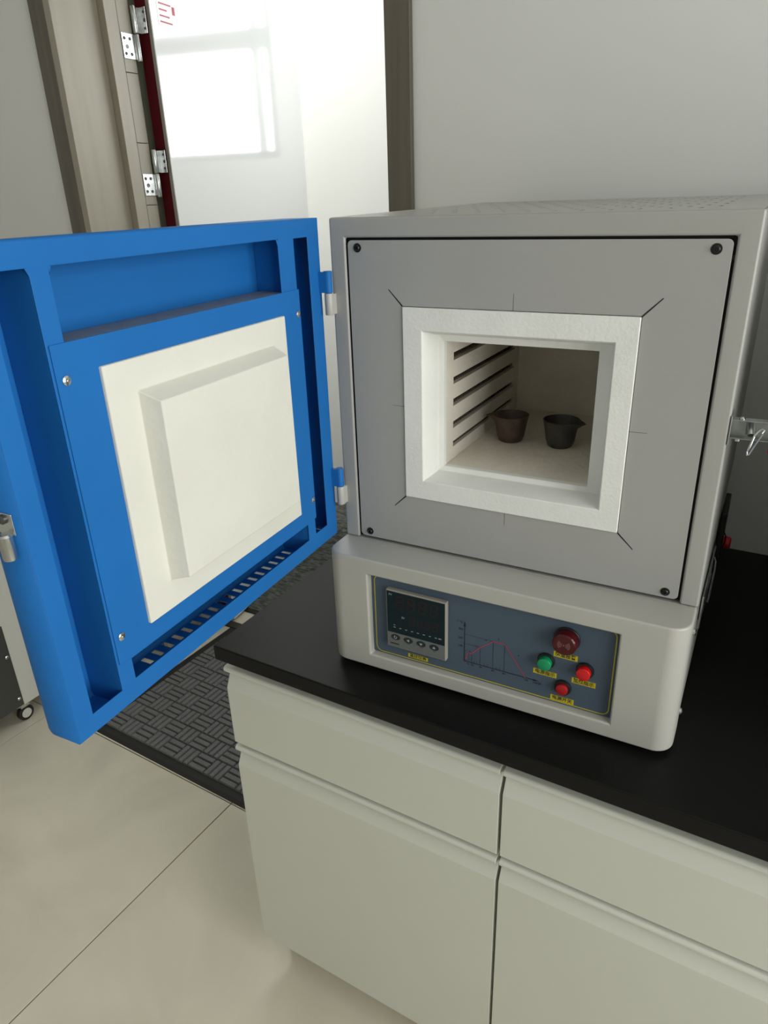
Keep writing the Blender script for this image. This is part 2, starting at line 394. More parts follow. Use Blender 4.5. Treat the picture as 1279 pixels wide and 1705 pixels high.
# ------------------------------------------------------------------ floor mat in front of the doorway
mm = empty('floor_mat', (-0.75, 0.54, 0.0), math.radians(-1.6))
MX, MY = 0.445, 0.335
mb = MB()
n = 0
b0, b1 = 0.012, 0.034
v = [(-MX, -MY, 0), (MX, -MY, 0), (MX, MY, 0), (-MX, MY, 0), (-MX + b0, -MY + b0, 0.0045), (MX - b0, -MY + b0, 0.0045), (MX - b0, MY - b0, 0.0045), (-MX + b0, MY - b0, 0.0045)]
mb.v += v; mb.f += [(3, 2, 1, 0), (4, 5, 6, 7), (0, 1, 5, 4), (1, 2, 6, 5), (2, 3, 7, 6), (3, 0, 4, 7)]; mb.mi += [0] * 6
mb.build('rubber_backing', MATB, mm, smooth=False)
rb = MB(); P = 0.063; nx = int((2 * MX - 2 * b1 + 0.002) / P); ny = int((2 * MY - 2 * b1 + 0.002) / P)
x00 = -nx * P / 2; y00 = -MY + b1
def ridge(x0, x1, y0, y1):
    z0, z1, c = 0.0044, 0.0105, 0.0022
    k = len(rb.v)
    rb.v += [(x0, y0, z0), (x1, y0, z0), (x1, y1, z0), (x0, y1, z0), (x0 + c * .4, y0 + c * .4, z1 - c), (x1 - c * .4, y0 + c * .4, z1 - c), (x1 - c * .4, y1 - c * .4, z1 - c), (x0 + c * .4, y1 - c * .4, z1 - c),
             (x0 + c, y0 + c, z1), (x1 - c, y0 + c, z1), (x1 - c, y1 - c, z1), (x0 + c, y1 - c, z1)]
    for a in (0, 4):
        for q in range(4): rb.f.append((k + a + q, k + a + (q + 1) % 4, k + a + 4 + (q + 1) % 4, k + a + 4 + q)); rb.mi.append(0)
    rb.f.append((k + 8, k + 9, k + 10, k + 11)); rb.mi.append(0)
for i in range(nx):
    for j in range(ny):
        x, y = x00 + i * P, y00 + j * P
        for q in range(3):
            a = q * P / 3
            if (i + j) % 2 == 0: ridge(x + 0.0010, x + P - 0.0010, y + a + 0.0015, y + a + P / 3 - 0.0015)
            else: ridge(x + a + 0.0015, x + a + P / 3 - 0.0015, y + 0.0010, y + P - 0.0010)
rg = rb.build('pile_ridge', MATF, mm, weld=False, smooth=False); rg['kind'] = 'stuff'
tag(mm, 'dark grey rubber-edged floor mat with a basket-weave ridge pattern at the doorway', 'mat')

# ------------------------------------------------------------------ laboratory bench: two cabinet units and the worktop
CX0, CY0 = -0.204, -0.126
wt = MB().box(CX0, 1.340, CY0, YW - 0.001, 0.8214, 0.85).build('worktop', COUNTER, bevel=0.0025, seg=3)
tag(wt, 'black laboratory worktop lying on the ivory base cabinets under the furnace', 'worktop')
FY = -0.1096
def front(zb, ztp):     # profile of a handle-less front: lip, finger channel, sloping shoulder, flat face
    y = FY
    return [(y + 0.021, zb), (y + 0.002, zb), (y, zb + 0.002), (y, ztp - 0.049), (y + 0.0006, ztp - 0.047), (y + 0.0125, ztp - 0.0215), (y + 0.0125, ztp - 0.0165),
            (y + 0.006, ztp - 0.0125), (y - 0.0002, ztp - 0.0118), (y - 0.0022, ztp - 0.0080), (y - 0.0018, ztp - 0.0040), (y + 0.002, ztp - 0.001), (y + 0.021, ztp - 0.001)]
def unit(x0, x1, label):
    u = empty('base_cabinet', (x0, FY, 0))
    def B(mb, name, mt, **k): return mb.build(name, mt, u, loc=(-x0, -FY, 0), **k)
    yb = FY + 0.0225
    B(MB().box(x0, x0 + 0.016, yb, YW - 0.004, 0.095, 0.8212).box(x1 - 0.016, x1, yb, YW - 0.004, 0.095, 0.8212)
      .box(x0 + 0.016, x1 - 0.016, yb, YW - 0.004, 0.095, 0.111).box(x0 + 0.016, x1 - 0.016, YW - 0.02, YW - 0.004, 0.111, 0.8212)
      .box(x0 + 0.016, x1 - 0.016, yb, yb + 0.06, 0.775, 0.8212).box(x0 + 0.016, x1 - 0.016, yb, yb + 0.02, 0.612, 0.628), 'carcass', CAB, weld=False, smooth=False)
    B(MB().box(x0 + 0.002, x1 - 0.002, FY + 0.07, YW - 0.05, 0.0, 0.0945), 'plinth', CAB)
    B(MB().prism_x(front(0.6265, 0.7980), x0 - 0.0045, x1 - 0.0085), 'drawer', CAB, bevel=0.0008, angle=50)
    B(MB().prism_x(front(0.0935, 0.6200), x0 - 0.0045, x1 - 0.0085), 'cabinet_door', CAB, bevel=0.0008, angle=50)
    tag(u, label, 'cabinet', 'ivory bench cabinets')
unit(-0.198, 0.3215, 'ivory base cabinet at the free end of the bench, next to the floor mat')
unit(0.3225, 0.8300, 'ivory base cabinet under the control panel side, second from the floor mat')

unit(0.8310, 1.3385, 'ivory base cabinet at the wall end of the bench, third from the floor mat')
# unseen block added right of the furnace to darken the gap and worktop
ins = empty('unseen_shade_block', (0.72, 0.04, 0.85))
MB().box(0.0, 0.56, 0.0, 0.56, 0.02, 0.70).build('housing', CARTD, ins, bevel=0.006)
MB().box(0.03, 0.53, -0.022, -0.001, 0.05, 0.60).build('shade_block_door', CARTD, ins, bevel=0.004)
MB().tube([(0.07, -0.022, 0.22), (0.07, -0.05, 0.23), (0.07, -0.05, 0.42), (0.07, -0.022, 0.43)], 0.007).build('handle', CHROME, ins)
for fx in (0.05, 0.51):
    for fy in (0.05, 0.51): MB().lathe([(0.018, 0.0), (0.016, 0.0198)], c=(fx, fy, 0), seg=20).build('rubber_foot', RUB, ins)
tag(ins, 'dark grey bench oven added unseen on the worktop to shade the gap beside the furnace', 'shade_block')

# ------------------------------------------------------------------ muffle furnace (own frame: x along its front, y inwards, z up from the worktop)
FZ = math.radians(1.8658)
fn = tag(empty('muffle_furnace', (0, 0, 0.85), FZ), 'grey box muffle furnace standing on the black worktop with its blue door swung open', 'furnace')
Wd, Dp, ZB, ZT = 0.520, 0.585, 0.2004, 0.6668
# shell
ox0, ox1, oz0, oz1 = 0.0238, 0.4975, 0.2020, 0.6418
sh = MB()
sh.plate('xz', 0, Wd, ZB, ZT - 0.0, 0.0, 0.006, [(ox0, ox1, ZB, oz1)])
shell = sh.build('front_frame', FURN, fn, bevel=0.0030, seg=3)
sp = [(0.006, ZB), (Dp, ZB), (Dp, ZT + 0.0063), (0.006, ZT - 0.0002)]
MB().prism_x(sp, 0.0, 0.0015).build('side_panel', FURN, fn); MB().prism_x(sp, Wd - 0.0015, Wd).build('side_panel', FURN, fn)
MB().box(0.0016, Wd - 0.0016, Dp - 0.0015, Dp, ZB, ZT + 0.006).build('rear_panel', FURN, fn)
# perforated lid
holes = MB()
def perf_lid():
    s = holes; z = ZT; px, py = 0.0166, 0.040; r = 0.0034
    X0, Y0 = 0.045, 0.045; nx, ny = 26, 12
    # strips around the perforated field
    X1, Y1 = X0 + nx * px, Y0 + ny * py
    for a, b, c, d in ((0.002, Wd - 0.002, 0.0028, Y0), (0, Wd, Y1, Dp), (0, X0, Y0, Y1), (X1, Wd, Y0, Y1)):
        s.quad([(a, c, z), (b, c, z), (b, d, z), (a, d, z)])
    for i in range(nx):
        for j in range(ny):
            x, y = X0 + i * px, Y0 + j * py
            hole = (i + j) % 2 == 0
            if not hole:
                s.quad([(x, y, z), (x + px, y, z), (x + px, y + py, z), (x, y + py, z)]); continue
            cx, cy = x + px / 2, y + py / 2
            ring = [(cx + r * math.cos(PI / 4 * k + PI / 8), cy + 3.2 * r * math.sin(PI / 4 * k + PI / 8)) for k in range(8)]
            out = [(x + px, y), (x + px, y + py), (x, y + py), (x, y)]   # corners: -x order handled below
            cor = {0: (x + px, y + py), 1: (x, y + py), 2: (x, y), 3: (x + px, y)}
            # ring[k] angles 22.5+45k : quadrant q = k//2
            for k in range(8):
                k2 = (k + 1) % 8; q, q2 = k // 2, k2 // 2
                if q == q2: s.quad([(*ring[k], z), (*cor[q], z), (*ring[k2], z)])
                else: s.quad([(*ring[k], z), (*cor[q], z), (*cor[q2], z), (*ring[k2], z)])
                s.quad([(*ring[k], z), (*ring[k2], z), (*ring[k2], z - 0.0014), (*ring[k], z - 0.0014)])
perf_lid()
holes.v = [(x, y, z + 0.0065 * y / Dp) for x, y, z in holes.v]
lid = holes.build('perforated_lid', FURN, fn, smooth=False)
MB().box(0.002, Wd - 0.002, 0.0065, Dp - 0.002, ZT - 0.05, ZT - 0.045).build('inner_casing', BLKP, fn)
# front plate with the square mouth
px0, px1, pz0, pz1 = 0.0268, 0.4945, 0.2048, 0.6386
rx0, rx1, rz0, rz1 = 0.1072, 0.4120, 0.2842, 0.5565
def rounded(x0, x1, z0, z1, r, n=5):
    pts = []
    for cx, cz, a0 in ((x1 - r, z1 - r, 0), (x0 + r, z1 - r, 90), (x0 + r, z0 + r, 180), (x1 - r, z0 + r, 270)):
        for k in range(n + 1):
            a = math.radians(a0 + 90 * k / n); pts.append((cx + r * math.cos(a), cz + r * math.sin(a)))
    return pts
def ring_plate(outer, inner, y0, y1):
    """plate between two closed outlines with the same start corner (top right, ccw); inner is 4 corners"""
    mb = MB(); n = len(outer) // 4
    ins = [inner[0], inner[1], inner[2], inner[3]]
    for y, flip in ((y0, 0), (y1, 1)):
        for c in range(4):
            seg = outer[c * n:(c + 1) * n]
            for a, b in zip(seg[:-1], seg[1:]): mb.quad([(a[0], y, a[1]), (b[0], y, b[1]), (ins[c][0], y, ins[c][1])])
            a, b = seg[-1], outer[((c + 1) * n) % len(outer)]
            mb.quad([(a[0], y, a[1]), (b[0], y, b[1]), (ins[(c + 1) % 4][0], y, ins[(c + 1) % 4][1]), (ins[c][0], y, ins[c][1])])
    for loop in (outer, ins):
        for i in range(len(loop)):
            a, b = loop[i], loop[(i + 1) % len(loop)]
            mb.quad([(a[0], y0, a[1]), (b[0], y0, b[1]), (b[0], y1, b[1]), (a[0], y1, a[1])])
    return mb
fp = ring_plate(rounded(px0, px1, pz0, pz1, 0.006), [(rx1, rz1), (rx0, rz1), (rx0, rz0), (rx1, rz0)], 0.0015, 0.0045).build('front_plate', FURNF, fn, bevel=0.0009, seg=2, angle=60)
MB().plate('xz', 0.003, Wd - 0.003, ZB + 0.001, ZT - 0.004, 0.0085, 0.0095, [(rx0, rx1, rz0, rz1)]).build('gap_backing', BLACK, fn)
for sx, sz, hi in ((0.0419, 0.6292, 0), (0.4787, 0.6286, 0), (0.4787, 0.2135, 0), (0.0430, 0.2140, 0)):
    MB().lathe([(0.0058, -0.001), (0.0058, 0.0004), (0.0042, 0.0006)], axis='y', c=(sx, 0.0015, sz), seg=22).lathe([(0.0040, 0.0004), (0.0040, 0.0020), (0.0030, 0.0030), (0.0016, 0.0031), (0.0014, 0.0014)], axis='y', c=(sx, 0.0015, sz), seg=22).build('plate_screw', SCREWB, fn, weld=False)
# slits cut from the corners of the mouth and pencilled centre marks
def mark(x0, z0, x1, z1, w, mt, name):
    d = Vector((x1 - x0, z1 - z0)); n = Vector((-d.y, d.x)).normalized() * w / 2
    y = 0.00135
    MB().quad([(x0 + n.x, y, z0 + n.y), (x1 + n.x * .6, y, z1 + n.y * .6), (x1 - n.x * .6, y, z1 - n.y * .6), (x0 - n.x, y, z0 - n.y)]).build(name, mt, fn)
for a in ((rx0, rz1, 0.0870, 0.5776), (rx1, rz1, 0.4325, 0.5771), (rx1, rz0, 0.4328, 0.2645), (rx0, rz0, 0.0878, 0.2655)): mark(*a, 0.0020, BLACK, 'corner_slit')
for a in ((0.2597, rz1, 0.2597, 0.5772), (rx0, 0.4203, 0.0884, 0.4203), (rx1, 0.4205, 0.4333, 0.4208), (0.2595, rz0, 0.2597, 0.2655)): mark(*a, 0.0006, PENCIL, 'pencil_mark')
# fibre surround: outer block, tapered mouth, step, then the chamber
def loops(rects, ys, mt, name, parent, bevel=0.0, rnd=None, closed_back=False, **k):
    """skin through successive rectangles (x0,x1,z0,z1) at depth ys"""
    mb = MB(); prev = None
    for (x0, x1, z0, z1), y in zip(rects, ys):
        n = len(mb.v); mb.v += [(x0, y, z0), (x1, y, z0), (x1, y, z1), (x0, y, z1)]
        if prev is not None:
            for i in range(4): mb.f.append((prev + i, prev + (i + 1) % 4, n + (i + 1) % 4, n + i)); mb.mi.append(0)
        prev = n
    if closed_back: mb.f.append((prev, prev + 1, prev + 2, prev + 3)); mb.mi.append(0)
    return mb.build(name, mt, parent, bevel=bevel, angle=18, **k)
e = 0.0006
ch = (0.1515, 0.3605, 0.3262, 0.5070)
loops([(rx0 + e, rx1 - e, rz0 + e, rz1 - e), (rx0 + e, rx1 - e, rz0 + e, rz1 - e), (0.1363, 0.3857, 0.3130, 0.5260), (0.1435, 0.3795, 0.3185, 0.5180), (0.1440, 0.3785, 0.3195, 0.5170), ch, ch],
      [0.06, -0.0012, -0.0012, 0.0260, 0.0350, 0.0380, 0.0470], FIBER, 'fibre_surround', fn, bevel=0.0012, seg=3)
CD = 0.37
slots = [(0.4745, 0.4850), (0.4400, 0.4495), (0.4075, 0.4175), (0.3740, 0.3835), (0.3455, 0.3530)]
slots = [(a - 0.0005, b + 0.0003) for a, b in slots]
cm = MB()
for X, X2 in ((ch[0], ch[0] - 0.012), (ch[1], ch[1] + 0.012)):
    cm.plate('yz', 0.0470, CD, ch[2], ch[3], min(X, X2), max(X, X2), [(0.072, CD - 0.022, a, b) for a, b in slots])
cm.quad([(ch[0], 0.047, ch[2]), (ch[1], 0.047, ch[2]), (ch[1], CD, ch[2]), (ch[0], CD, ch[2])])
cm.quad([(ch[0], 0.047, ch[3]), (ch[1], 0.047, ch[3]), (ch[1], CD, ch[3]), (ch[0], CD, ch[3])])
cm.quad([(ch[0], CD, ch[2]), (ch[1], CD, ch[2]), (ch[1], CD, ch[3]), (ch[0], CD, ch[3])])
cm.build('chamber', FIBERC, fn, smooth=False)
for xa in (ch[0] - 0.014, ch[1] + 0.0121): MB().box(xa, xa + 0.0019, 0.06, CD - 0.01, ch[2] + 0.004, ch[3] - 0.004).build('groove_backing', SLOT, fn)
for X, sgn in ((ch[0] - 0.0065, 1), (ch[1] + 0.0065, -1)):
    for a, b in slots:
        zc = (a + b) / 2 - 0.0006; pts = []
        N = 130
        for k in range(N):
            t = k / (N - 1); an = k * PI / 2
            pts.append((X + 0.0034 * math.cos(an), 0.076 + t * (CD - 0.022 - 0.080), zc + 0.0032 * math.sin(an)))
        MB().tube(pts, 0.0007, seg=4).build('heating_coil', SLOT, fn, weld=False)
# thermocouple tips hanging at the back of the ceiling
for xx in (0.318, 0.332):
    MB().tube([(xx, 0.30, ch[3] + 0.002), (xx, 0.30, ch[3] - 0.008), (xx + 0.004, 0.296, ch[3] - 0.012)], 0.0022, seg=8).build('thermocouple', BLKP, fn)

# ---- control base: rounded fascia with a window, set-in printed panel
def fascia():
    mb = MB(); R = 0.026; Y = -0.0624; x0, x1 = -0.0012, 0.5195; z0, z1 = 0.008, 0.2000
    sec = [(x0, 0.0), (x0, Y + R)]
    for k in range(1, 9):
        a = PI + PI / 2 * k / 8; sec.append((x0 + R + R * math.cos(a), Y + R + R * math.sin(a)))
    hx = [0.0710, 0.4390]
    for q in hx: sec.append((q, Y))
    for k in range(0, 9):
        a = 1.5 * PI + PI / 2 * k / 8; sec.append((x1 - R + R * math.cos(a), Y + R + R * math.sin(a)))
    sec.append((x1, 0.0))
    hz0, hz1 = 0.0320, 0.1742
    lev = [z0, hz0, hz1, z1]
    ih = sec.index((hx[0], Y))
    for i in range(len(sec) - 1):
        for j in range(3):
            if i == ih and j == 1: continue
            (ax, ay), (bx, by) = sec[i], sec[i + 1]
            mb.quad([(ax, ay, lev[j]), (bx, by, lev[j]), (bx, by, lev[j + 1]), (ax, ay, lev[j + 1])])
    # window returns
    d = -0.0490
    a, b = hx
    mb.quad([(a, Y, hz0), (b, Y, hz0), (b, d, hz0), (a, d, hz0)]); mb.quad([(a, Y, hz1), (b, Y, hz1), (b, d, hz1), (a, d, hz1)])
    mb.quad([(a, Y, hz0), (a, Y, hz1), (a, d, hz1), (a, d, hz0)]); mb.quad([(b, Y, hz0), (b, Y, hz1), (b, d, hz1), (b, d, hz0)])
    mb.quad([(x, y, z1) for x, y in sec]); mb.quad([(x, y, z0) for x, y in sec])
    return mb.build('base_fascia', FASC, fn, bevel=0.003, seg=3, angle=40)
fascia()
MB().box(0.0005, 0.5180, 0.0012, Dp, 0.008, 0.1998).build('base_body', FASC, fn, bevel=0.001)
for fx in (0.04, 0.48):
    for fy in (0.02, 0.53):
        MB().lathe([(0.014, 0.0), (0.016, 0.002), (0.015, 0.0085)], c=(fx, fy, 0), seg=20).build('rubber_foot', RUB, fn)
cpn = MB().box(0.0712, 0.4388, -0.0500, -0.0492, 0.0322, 0.1740).build('control_panel', PANEL, fn)
yp = -0.0501
def strip(pts, w, mt, name, parent, y=-0.0503, closed=False):
    mb = MB(); q = list(pts) + ([pts[0]] if closed else [])
    for (ax, az), (bx, bz) in zip(q[:-1], q[1:]):
        d = Vector((bx - ax, bz - az)); 
        if d.length < 1e-7: continue
        d.normalize(); n = Vector((-d.y, d.x)) * w / 2; ex = d * w * 0.3
        mb.quad([(ax - ex.x + n.x, y, az - ex.y + n.y), (bx + ex.x + n.x, y, bz + ex.y + n.y), (bx + ex.x - n.x, y, bz + ex.y - n.y), (ax - ex.x - n.x, y, az - ex.y - n.y)])
    return mb.build(name, mt, parent, weld=False)
strip(rounded(0.0765, 0.4345, 0.0352, 0.1705, 0.010), 0.0014, YEL, 'border_line', cpn, closed=True)
def sh_(x, z): return (x + (0.546 - x) * 0.0062, z + (0.689 - z) * 0.0062)   # readings taken on a plane 5 mm nearer
ax0 = (0.2242, 0.0598)
strip([ax0, (0.2242, 0.1215)], 0.0013, INK, 'chart_axis', cpn); strip([ax0, (0.3300, 0.0598)], 0.0013, INK, 'chart_axis', cpn)
MB().quad([(0.2242, -0.0503, 0.1290), (0.2222, -0.0503, 0.1195), (0.2262, -0.0503, 0.1195)]).build('chart_arrow', INK, cpn)
MB().quad([(0.3375, -0.0503, 0.0598), (0.3290, -0.0503, 0.0616), (0.3290, -0.0503, 0.0580)]).build('chart_arrow', INK, cpn)
curve = [sh_(*q) for q in [(0.2243, 0.0590), (0.2262, 0.0690), (0.2294, 0.0722), (0.2340, 0.0718), (0.2469, 0.0866), (0.2666, 0.1029), (0.2837, 0.1029), (0.3159, 0.0565)]]
curve[-1] = (curve[-1][0], 0.0600)
strip(curve, 0.0011, PINK, 'chart_curve', cpn, y=-0.0504)
for x, z in (curve[2], curve[3], curve[4], curve[5], curve[6]):
    strip([(x, 0.0598), (x, z)], 0.0005, INK, 'chart_gridline', cpn)
strip([(0.2242, curve[5][1]), curve[5]], 0.0004, INK, 'chart_gridline', cpn); strip([(0.2242, curve[4][1]), curve[4]], 0.0004, INK, 'chart_gridline', cpn)
for x in (0.2265, 0.2395, 0.2435, 0.2555, 0.2605, 0.2745, 0.2790): strip([(x, 0.0598), (x, 0.0640)], 0.0005, INK, 'chart_tick', cpn)
tx = lambda s, sz, mt, x, z, name='chart_text', par=None, y=-0.0503, sx=1.0: text(name, s, sz, mt, par or cpn, (x, y, z), sx=sx, ext=0.00003)
tx('T ℃', 0.0048, INK, 0.2165, 0.1255)
for s, z in (('300', 0.1135), ('200', 0.0985), ('100', 0.0845)): tx(s, 0.0048, INK, 0.2180, z)
for s, x in (('10', 0.2300), ('20', 0.2368), ('40', 0.2495), ('60', 0.2685), ('80', 0.2855), ('120', 0.3185)): tx(s, 0.0046, INK, x, 0.0560)
tx('t/分钟', 0.0046, INK, 0.3345, 0.0555)
for s, x, z in (('1', 0.2262, 0.0770), ('2', 0.2330, 0.0790), ('3', 0.2430, 0.0900), ('4', 0.2570, 0.1050), ('5', 0.2760, 0.1125), ('6', 0.3060, 0.0940), ('7', 0.3240, 0.0680)): tx(s, 0.0046, INK, x, z)
# yellow labels with Chinese lettering
def lab(x0, x1, z0, z1, s):
    (a, c), (b, d) = sh_(x0, z0), sh_(x1, z1)
    MB().box(a, b, -0.0505, -0.0501, c, d).build('name_label', YEL, cpn)
    text('label_text', s, (d - c) * 0.92, INK, cpn, ((a + b) / 2, -0.05065, (c + d) / 2), sx=(b - a) / ((d - c) * 4.25), ext=0.00002)
lab(0.3535, 0.3865, 0.1052, 0.1140, '超温报警')
lab(0.3268, 0.3600, 0.0690, 0.0772, '电源指示')
lab(0.3810, 0.4135, 0.0698, 0.0785, '加热指示')
lab(0.3537, 0.3865, 0.0325, 0.0405, '电源开关')
lab(0.1290, 0.1625, 0.0345, 0.0412, '温控仪表')
# temperature controller
tc = MB().box(0.1005, 0.1985, -0.0590, -0.0500, 0.0560, 0.1562).build('temperature_controller', MET, fn, bevel=0.0012)
tcy = -0.0594
MB().box(0.1022, 0.1968, -0.05955, -0.0591, 0.0578, 0.1545).build('face_plate', METF, tc)
MB().box(0.1022, 0.1968, -0.05990, -0.0596, 0.0830, 0.1545).build('display', METD, tc)
def digit(x, z, w, h, t, name='digit'):
    mb = MB(); y = -0.05995; sl = 0.12
    def seg(ax, az, bx, bz):
        mb.quad([(x + ax + az * sl, y, z + az), (x + bx + az * sl, y, z + az), (x + bx + bz * sl, y, z + bz), (x + ax + bz * sl, y, z + bz)])
    seg(t, h - t, w - t, h); seg(t, h / 2 - t / 2, w - t, h / 2 + t / 2); seg(t, 0, w - t, t)
    seg(0, h / 2 + t / 2, t, h - t); seg(w - t, h / 2 + t / 2, w, h - t); seg(0, t, t, h / 2 - t / 2); seg(w - t, t, w, h / 2 - t / 2)
    return mb.build(name, DIG, tc, weld=False)
for k in range(4): digit(0.1165 + 0.0185 * k, 0.1275, 0.0125, 0.0220, 0.0024)
for k in range(4): digit(0.1390 + 0.0125 * k, 0.1030, 0.0085, 0.0155, 0.0018)
tx('PV', 0.0050, WPRINT, 0.1085, 0.1490, 'display_text', tc, -0.06)
tx('SV', 0.0050, WPRINT, 0.1290, 0.1130, 'display_text', tc, -0.06)
for k in range(8):
    MB().box(0.1125 + 0.0098 * k, 0.1158 + 0.0098 * k, -0.06005, -0.0600, 0.0925, 0.0936).build('indicator_mark', WPRINT, tc)
MB().box(0.1125, 0.1155, -0.06005, -0.0600, 0.0965, 0.0974).build('indicator_mark', WPRINT, tc)
MB().box(0.1870, 0.1915, -0.06005, -0.0600, 0.0925, 0.0938).build('indicator_mark', WPRINT, tc)
MB().box(0.1060, 0.1210, -0.05965, -0.0596, 0.0620, 0.0640).build('maker_print', INK, tc)
for k in range(4):
    kx, kz = 0.1155 + 0.0215 * k, 0.0752
    ky = empty('key', (kx, -0.0596, kz), parent=tc)
    MB().lathe([(0.0048, 0.0), (0.0048, 0.0006), (0.0042, 0.0010)], axis='y', seg=24).build('key_cap', KEY, ky).scale = (1.55, 1, 1)
    y = -0.0012; r = 0.0026
    if k == 0:
        mb = MB()
        for q in range(14):
            a, b = math.radians(110 + q * 22), math.radians(110 + (q + 1) * 22)
            mb.quad([(r * math.cos(a), y, r * math.sin(a)), (r * math.cos(b), y, r * math.sin(b)), (r * .62 * math.cos(b), y, r * .62 * math.sin(b)), (r * .62 * math.cos(a), y, r * .62 * math.sin(a))])
        mb.quad([(-0.0026, y, 0.0028), (-0.0001, y, 0.0033), (-0.0006, y, 0.0008)])
    else:
        tri = {1: [(-r, 0), (r * .7, r), (r * .7, -r)], 2: [(-r, r * .6), (r, r * .6), (0, -r)], 3: [(-r, -r * .6), (r, -r * .6), (0, r)]}[k]
        mb = MB().quad([(a, y, b) for a, b in tri])
    mb.build('key_symbol', WPRINT, ky)
for k in range(1, 4): MB().box(0.1130 + 0.0215 * k, 0.1180 + 0.0215 * k, -0.05965, -0.0596, 0.0680, 0.0688).build('key_print', INK, tc)
# lamps and button
def lamp(name, x, z, rb_, rl, pr_, mt, top=0.0010, bez=0.005):
    y = -0.0500
    o = MB().lathe([(rb_, 0.0), (rb_, bez * .6), (rb_ * 0.93, bez), (rl + 0.0008, bez), (rl + 0.0008, bez * 0.8)], axis='y', c=(0, 0, 0), seg=36).build(name, BLKP, fn, loc=(x, y, z))
    MB().lathe([(rl, bez * .8), (rl, pr_ - top), (rl * 0.96, pr_ - top * .4), (rl * 0.86, pr_)], axis='y', seg=36).build('lens', mt, o)
    return o
o = lamp('alarm_lamp', 0.3712, 0.1415, 0.0180, 0.0166, 0.018, LEDA, top=0.004, bez=0.004)
wv = MB()
for sgn in (1, -1):
    for r in (0.0030, 0.0046, 0.0062, 0.0078):
        for q in range(6):
            a, b = math.radians(-42 + 14 * q), math.radians(-42 + 14 * (q + 1))
            wv.quad([(sgn * r * math.cos(a), -0.01815, r * math.sin(a)), (sgn * r * math.cos(b), -0.01815, r * math.sin(b)), (sgn * (r + .0007) * math.cos(b), -0.01815, (r + .0007) * math.sin(b)), (sgn * (r + .0007) * math.cos(a), -0.01815, (r + .0007) * math.sin(a))])
wv.lathe([(0.0011, 0.01805), (0.0011, 0.0182)], axis='y', seg=12)
wv.build('sound_symbol', mat('alarm_print', (0.20, 0.10, 0.10), 0.5), o, weld=False)
lamp('indicator_lamp', 0.3455, 0.0985, 0.0122, 0.0094, 0.0130, LEDG)
lamp('indicator_lamp', 0.3985, 0.0990, 0.0122, 0.0094, 0.0130, LEDR)
lamp('power_button', 0.3712, 0.0620, 0.0118, 0.0082, 0.0095, BTN)

# ---- side fittings
for z, y in ((0.172, -0.012), (0.040, -0.004)):
    b = MB().lathe([(0.0046, 0.0), (0.0046, 0.0024), (0.0030, 0.0036)], axis='x', c=(0.5195, y, z), seg=18).build('side_bolt', CHROME, fn)
# toggle clamp bracket on the right flank
lb = MB().box(0.5202, 0.5216, 0.000, 0.034, 0.418, 0.452).box(0.5216, 0.600, 0.010, 0.0225, 0.4445, 0.4458).box(0.5216, 0.590, 0.010, 0.0225, 0.4232, 0.4245)
lb.plate('xz', 0.5216, 0.598, 0.4245, 0.4445, 0.0210, 0.0225, [(0.5365, 0.5450, 0.4262, 0.4428)])
clamp = lb.build('toggle_clamp', ZINC, fn, bevel=0.0004, weld=False)
MB().lathe([(0.0032, 0.0), (0.0032, 0.0015), (0.002, 0.003)], axis='z', c=(0.5315, 0.014, 0.4458), seg=14).build('rivet', CHROME, clamp)
MB().lathe([(0.0032, -0.003), (0.0032, 0.0)], axis='z', c=(0.530, 0.014, 0.4232), seg=14).build('rivet', CHROME, clamp)
MB().tube([(0.5410, 0.022, 0.442), (0.5415, 0.018, 0.438), (0.5430, 0.008, 0.430)], 0.0034, seg=12).build('pivot_pin', CHROME, clamp)
MB().tube([(0.5465, 0.006, 0.430), (0.5425, -0.001, 0.413), (0.5425, -0.003, 0.4095), (0.5445, -0.003, 0.4105), (0.5545, 0.003, 0.4350), (0.5550, 0.004, 0.4385), (0.5530, 0.004, 0.4395), (0.5500, 0.005, 0.4360), (0.5465, 0.006, 0.430)], 0.0012, seg=8).build('hook_bail', CHROME, clamp)
MB().lathe([(0.006, 0.0), (0.008, 0.006), (0.008, 0.040), (0.005, 0.046)], axis='x', c=(0.5625, 0.016, 0.4150), seg=18).build('lever_grip', REDP, clamp)
# recessed carry handle, cable box and red plug further back
MB().plate('yz', 0.12, 0.30, 0.098, 0.152, 0.5195, 0.5225, [(0.13, 0.29, 0.106, 0.144)]).build('carry_handle_plate', CHROME, fn, bevel=0.0006)
MB().box(0.5183, 0.5200, 0.131, 0.289, 0.107, 0.143).build('handle_recess', BLKP, fn)
MB().tube([(0.5215, 0.135, 0.138), (0.5255, 0.140, 0.132), (0.5262, 0.16, 0.128), (0.5262, 0.26, 0.128), (0.5255, 0.280, 0.132), (0.5215, 0.285, 0.138)], 0.0024, seg=10).build('carry_handle', CHROME, fn)
cb = MB().box(0.5200, 0.5290, 0.360, 0.460, 0.090, 0.185).build('cable_box', BLKP, fn, bevel=0.002)
MB().lathe([(0.010, 0.0), (0.011, 0.003), (0.011, 0.010), (0.008, 0.013)], axis='x', c=(0.529, 0.400, 0.115), seg=20).build('red_plug', REDP, cb)
MB().tube([(0.5285, 0.365, 0.150), (0.5325, 0.370, 0.140), (0.5325, 0.375, 0.125), (0.5290, 0.380, 0.112)], 0.0012, seg=6).build('cable_wire', CHROME, cb)

